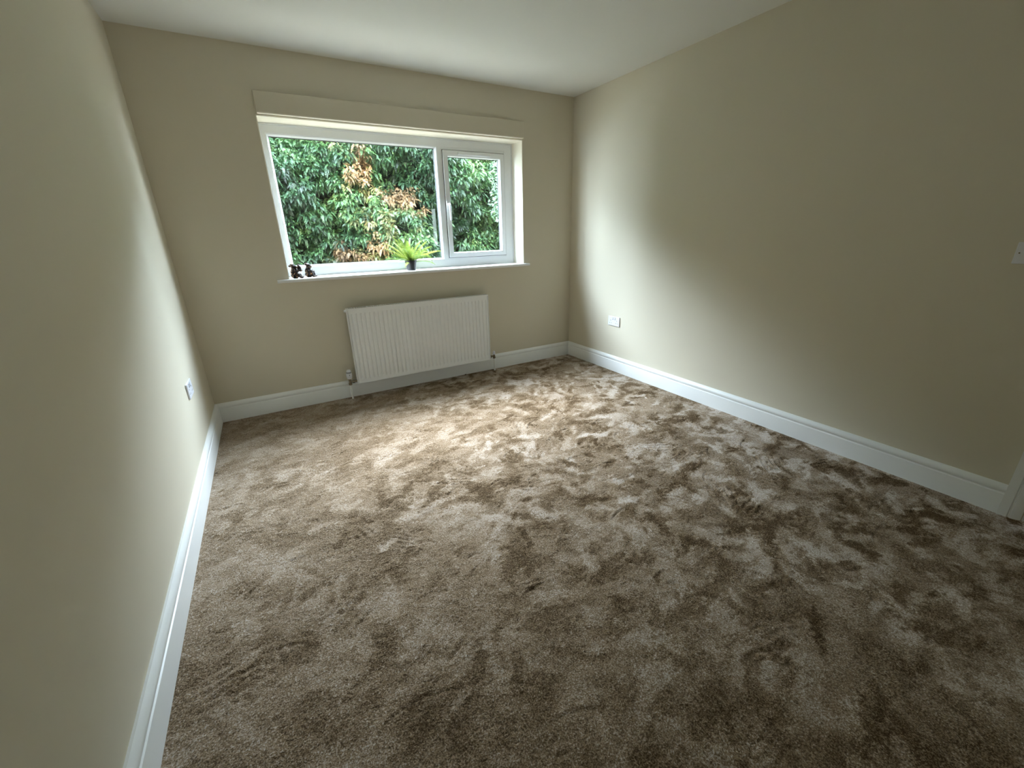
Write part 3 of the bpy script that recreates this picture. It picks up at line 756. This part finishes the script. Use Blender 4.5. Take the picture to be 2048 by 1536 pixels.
# ------------------------------------------------------------------ bits on the carpet
def crumb(name, c, rr, label):
    mb = MB()
    for k in range(7): ellipsoid(mb, (c[0]+random.uniform(-1, 1)*rr, c[1]+random.uniform(-.5, .5)*rr, rr*.35+random.uniform(0, .4)*rr), (rr*random.uniform(.3, .6), rr*.35, rr*random.uniform(.25, .4)), (0, 0, random.uniform(0, 3)), n=8)
    tag(build(name, mb, M['debris'], smooth=60), label, 'debris')
crumb('fluff_clump', (1.966, -.040), .011, 'small dark clump of fluff on the carpet under the radiator')
crumb('wood_chip', (.036, -.849), .005, 'tiny brown chip on the carpet against the left skirting board')

# ------------------------------------------------------------------ garden: ground, conifer hedge, broad-leaved shrub
mb = MB().box(-12, 30, .33, 30, -.95, -.55)
tag(build('ground', mb, M['ground']), 'pale paved yard between the house and the hedge', kind='structure')

HY, HTOP = 3.35, 3.62
rng = np.random.default_rng(3)
def spray_template(n=6):
    """flat fan of a cypress spray along +u, width along v: thin leaflets on a stem, each one triangle pair"""
    vs = [(0, 0, 0)]; fs = []
    for i in range(n):
        s = (i+.4)/n; ln = .42*(1-s*.75)*(.55+.9*s if s < .4 else 1)
        for q in (-1, 1):
            b = len(vs); u0 = s*.86
            vs += [(u0, 0, 0), (u0+.09, q*.012, 0), (u0+ln*.80, q*ln*.74, -.05*ln), (u0+ln*.30, q*ln*.62, -.03*ln)]
            fs += [(b, b+1, b+2), (b, b+2, b+3)]
    b = len(vs); vs += [(.80, -.03, 0), (.80, .03, 0), (1.08, 0, 0)]; fs.append((b, b+1, b+2))
    return np.array(vs), np.array(fs)
TV, TF = spray_template()
def norm(a): return a/np.linalg.norm(a, axis=1, keepdims=True)
def sprays(org, dirs, size, droop, tint):
    """instances of the template joined into arrays"""
    n = len(org); dirs = norm(dirs)
    up = np.tile(np.array([[0., 0., 1.]]), (n, 1)) + rng.normal(0, .55, (n, 3))
    side = norm(np.cross(dirs, up)); nrm = np.cross(side, dirs)
    L = size[:, None, None]
    P = org[:, None, :] + L*(TV[None, :, 0:1]*dirs[:, None, :] + TV[None, :, 1:2]*side[:, None, :] + TV[None, :, 2:3]*nrm[:, None, :])
    P[:, :, 2] -= (droop*size)[:, None]*TV[None, :, 0]**2
    Fc = TF[None]+(np.arange(n)*len(TV))[:, None, None]
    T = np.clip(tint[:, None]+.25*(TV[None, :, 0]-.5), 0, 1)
    return P.reshape(-1, 3), Fc.reshape(-1, 3), T.reshape(-1)
def htop(x):
    return HTOP + .12*np.clip((np.asarray(x)-4.4)/1.2, 0, 1)
def surf(x, z):
    """depth of the hedge face (smaller y = nearer the house)"""
    return HY + .16*np.sin(x*1.7+.6*np.sin(z*2.1)) + .12*np.sin(x*3.9+1.3)*np.cos(z*3.1+x) + .10*np.sin(z*4.3+x*2.3) + .28*np.maximum(0, z-(htop(x)-.72))**2
def boughs(cx, cz, ns, rb, size, tlo, thi, out=0.0):
    """clusters of drooping sprays round bough ends at (cx, cz) on the face"""
    n = len(cx); cy = surf(cx, cz) - out - rng.uniform(-.16, .14, n)
    k = np.repeat(np.arange(n), ns)
    th = rng.uniform(0, 2*np.pi, len(k)); ph = np.arccos(rng.uniform(-.25, 1, len(k)))
    d = np.stack([np.sin(ph)*np.cos(th), -np.cos(ph), np.sin(ph)*np.sin(th)], 1)          # hemisphere towards -y
    d[:, 2] = d[:, 2]*.8+.12
    org = np.stack([cx[k], cy[k], cz[k]], 1) + d*rng.uniform(.15, 1.0, (len(k), 1))*np.asarray(rb)[k][:, None]*np.array([1, .9, .85])
    dirs = d*.75 + np.array([-.08, -.22, -.12]) + rng.normal(0, .42, d.shape)
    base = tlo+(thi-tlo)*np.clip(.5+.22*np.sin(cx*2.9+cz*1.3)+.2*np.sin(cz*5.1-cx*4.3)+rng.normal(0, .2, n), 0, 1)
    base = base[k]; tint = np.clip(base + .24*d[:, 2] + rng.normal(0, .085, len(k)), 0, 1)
    return sprays(org, dirs, rng.uniform(*size, len(k)), rng.uniform(.15, .75, len(k)), tint)
def foliage(name, parts, mt, parent, stuff=True):
    V, F_, T, off = [], [], [], 0
    for v, f_, t_ in parts: V.append(v); F_.append(f_+off); T.append(t_); off += len(v)
    V = np.concatenate(V)-np.array(wloc(parent)); me = mesh_np(name, V, np.concatenate(F_))
    a = me.attributes.new('tint', 'FLOAT', 'POINT'); a.data.foreach_set('value', np.concatenate(T).astype(np.float32))
    o = link(name, me, mt, parent)
    if stuff: o['kind'] = 'stuff'
    return o
hedge = tag(empty('conifer_hedge', (2.5, HY+.3, -.55)), 'tall green conifer hedge with browned patches filling the window view', 'hedge')
# browned and yellowing patches seen through the window: (x, z, radius, kind)
def hp(px, py, yy=None):                                      # photo position -> spot on the hedge face
    d = f + r*((px-1024)/829.98) + u*((768-py)/829.98); o = cam.matrix_world.translation
    t = ((HY-.12 if yy is None else yy)-o.y)/d.y; return o.x+t*d.x, o.z+t*d.z
PATCH = []
for px, py, rr, kd in ((716, 302, .11, 1), (736, 318, .10, 1), (700, 296, .13, 0), (712, 350, .10, 1), (728, 338, .08, 1), (706, 362, .08, 0),
                       (800, 388, .13, 1), (820, 400, .14, 1), (806, 412, .12, 1), (778, 396, .08, 1), (790, 424, .12, 0), (832, 420, .10, 1), (815, 436, .11, 0),
                       (740, 396, .12, 0), (752, 420, .13, 0), (730, 440, .13, 0), (758, 440, .11, 0), (744, 372, .10, 0), (770, 452, .10, 0),
                       (756, 484, .13, 1), (762, 500, .12, 1), (770, 474, .10, 0), (700, 506, .12, 1), (718, 516, .12, 0), (740, 516, .12, 0), (690, 500, .09, 1), (728, 504, .10, 1), (660, 522, .08, 0)):
    x, z = hp(px, py); PATCH.append((x, z, rr, kd))
PA = np.array(PATCH)
# green foliage: dense where the window looks, thinner round it
def field(x0, x1, z0, z1, dens):
    n = int((x1-x0)*(z1-z0)*dens); x = rng.uniform(x0, x1, n); z = rng.uniform(z0, z1, n)
    return x, z
x, z = field(.6, 4.5, .7, 2.6, 112)
dist = np.min(np.hypot(x[:, None]-PA[None, :, 0], z[:, None]-PA[None, :, 1])-PA[None, :, 2]*np.where(PA[None, :, 3] > 0, .8, .45), 1)
keep = (dist > 0) | (rng.random(len(x)) < .15); x, z = x[keep], z[keep]
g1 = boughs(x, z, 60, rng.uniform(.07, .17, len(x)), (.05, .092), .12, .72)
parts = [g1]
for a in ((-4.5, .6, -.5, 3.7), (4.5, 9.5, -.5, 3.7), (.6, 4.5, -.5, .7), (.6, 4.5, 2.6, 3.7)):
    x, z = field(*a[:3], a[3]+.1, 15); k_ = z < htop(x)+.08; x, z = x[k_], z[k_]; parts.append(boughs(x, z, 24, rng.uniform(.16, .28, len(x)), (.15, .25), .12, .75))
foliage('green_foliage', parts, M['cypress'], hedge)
for kd, nm, mt in ((0, 'yellowing_foliage', M['olive']), (1, 'browned_foliage', M['brown'])):
    for x, z, rr, k in PATCH:
        if k != kd: continue
        c = 5+kd; xx = x+rng.normal(0, rr*.6, c); zz = z+rng.normal(0, rr*.6, c)
        foliage(nm, [boughs(xx, zz, 28, np.full(c, rr*.75), (.05, .09), .15, .85, out=.05+.06*kd)], mt, hedge)
# dark twiggy interior behind the foliage, and stems
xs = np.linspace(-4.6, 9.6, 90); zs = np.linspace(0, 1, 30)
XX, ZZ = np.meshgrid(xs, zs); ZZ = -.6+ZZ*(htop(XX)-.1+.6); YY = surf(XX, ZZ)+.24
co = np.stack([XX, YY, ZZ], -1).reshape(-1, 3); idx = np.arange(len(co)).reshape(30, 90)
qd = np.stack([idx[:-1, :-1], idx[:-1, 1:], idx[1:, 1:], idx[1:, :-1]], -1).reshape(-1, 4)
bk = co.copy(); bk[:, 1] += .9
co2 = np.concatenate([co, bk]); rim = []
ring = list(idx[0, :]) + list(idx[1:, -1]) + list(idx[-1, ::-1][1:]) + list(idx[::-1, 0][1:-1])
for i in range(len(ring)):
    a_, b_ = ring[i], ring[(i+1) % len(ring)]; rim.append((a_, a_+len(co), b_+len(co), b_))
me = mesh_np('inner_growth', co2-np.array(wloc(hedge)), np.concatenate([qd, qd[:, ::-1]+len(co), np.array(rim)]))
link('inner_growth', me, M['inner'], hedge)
for k, x in enumerate(np.arange(-4, 9.5, 1.15)):
    build('stem', MB().tube([(x, HY+.45, -.58), (x+.05, HY+.42, 1.2), (x-.04, HY+.45, float(htop(x))-.1)], [.09, .07, .03], 10), M['bark'], hedge, smooth=60)

# broad-leaved shrub standing before the hedge at the right of the casement pane
def leaf_inst(org, dirs, size, tint):
    tv = np.array([(0, 0, 0), (.35, -.30, .04), (.75, -.22, .03), (1.05, 0, -.06), (.75, .22, .03), (.35, .30, .04), (.5, 0, -.03)])
    tf = np.array([(0, 1, 6), (1, 2, 6), (2, 3, 6), (3, 4, 6), (4, 5, 6), (5, 0, 6)])
    n = len(org); dirs = norm(dirs); side = norm(np.cross(dirs, np.array([[0, 0, 1.]])+rng.normal(0, .5, (n, 3)))); nrm = np.cross(side, dirs)
    P = org[:, None]+size[:, None, None]*(tv[None, :, 0:1]*dirs[:, None]+tv[None, :, 1:2]*side[:, None]+tv[None, :, 2:3]*nrm[:, None])
    return P.reshape(-1, 3), (tf[None]+(np.arange(n)*7)[:, None, None]).reshape(-1, 3), np.repeat(tint, 7)
SY = 2.32
sx_, sz_ = hp(990, 420, SY)
shrub = tag(empty('broadleaf_shrub', (sx_+.22, SY, -.55)), 'grey green broad-leaved shrub beside the hedge at the right of the casement', 'shrub')
n = 3600
ang = rng.uniform(0, 2*np.pi, n); zz = rng.uniform(.0, 2.25, n); rr = .40*np.sqrt(rng.uniform(.35, 1, n))*(.75+.3*np.sin(zz*4.2)+.1*np.sin(zz*9))
org = np.stack([sx_+.34+rr*np.cos(ang), SY+.7*rr*np.sin(ang), zz], 1)
dirs = np.stack([np.cos(ang), np.sin(ang)-.4, rng.uniform(-.7, .25, n)], 1)+rng.normal(0, .35, (n, 3))
foliage('leaf_mass', [leaf_inst(org, dirs, rng.uniform(.028, .058, n), rng.uniform(.1, .95, n))], M['broad'], shrub)
for k in range(4):
    a_ = k*1.6; build('stem', MB().tube([(sx_+.34+.05*math.cos(a_), SY+.04*math.sin(a_), -.56), (sx_+.34+.12*math.cos(a_), SY+.1*math.sin(a_), .9), (sx_+.34+.2*math.cos(a_), SY+.14*math.sin(a_), 2.0)], [.025, .018, .006], 8), M['bark'], shrub, smooth=60)
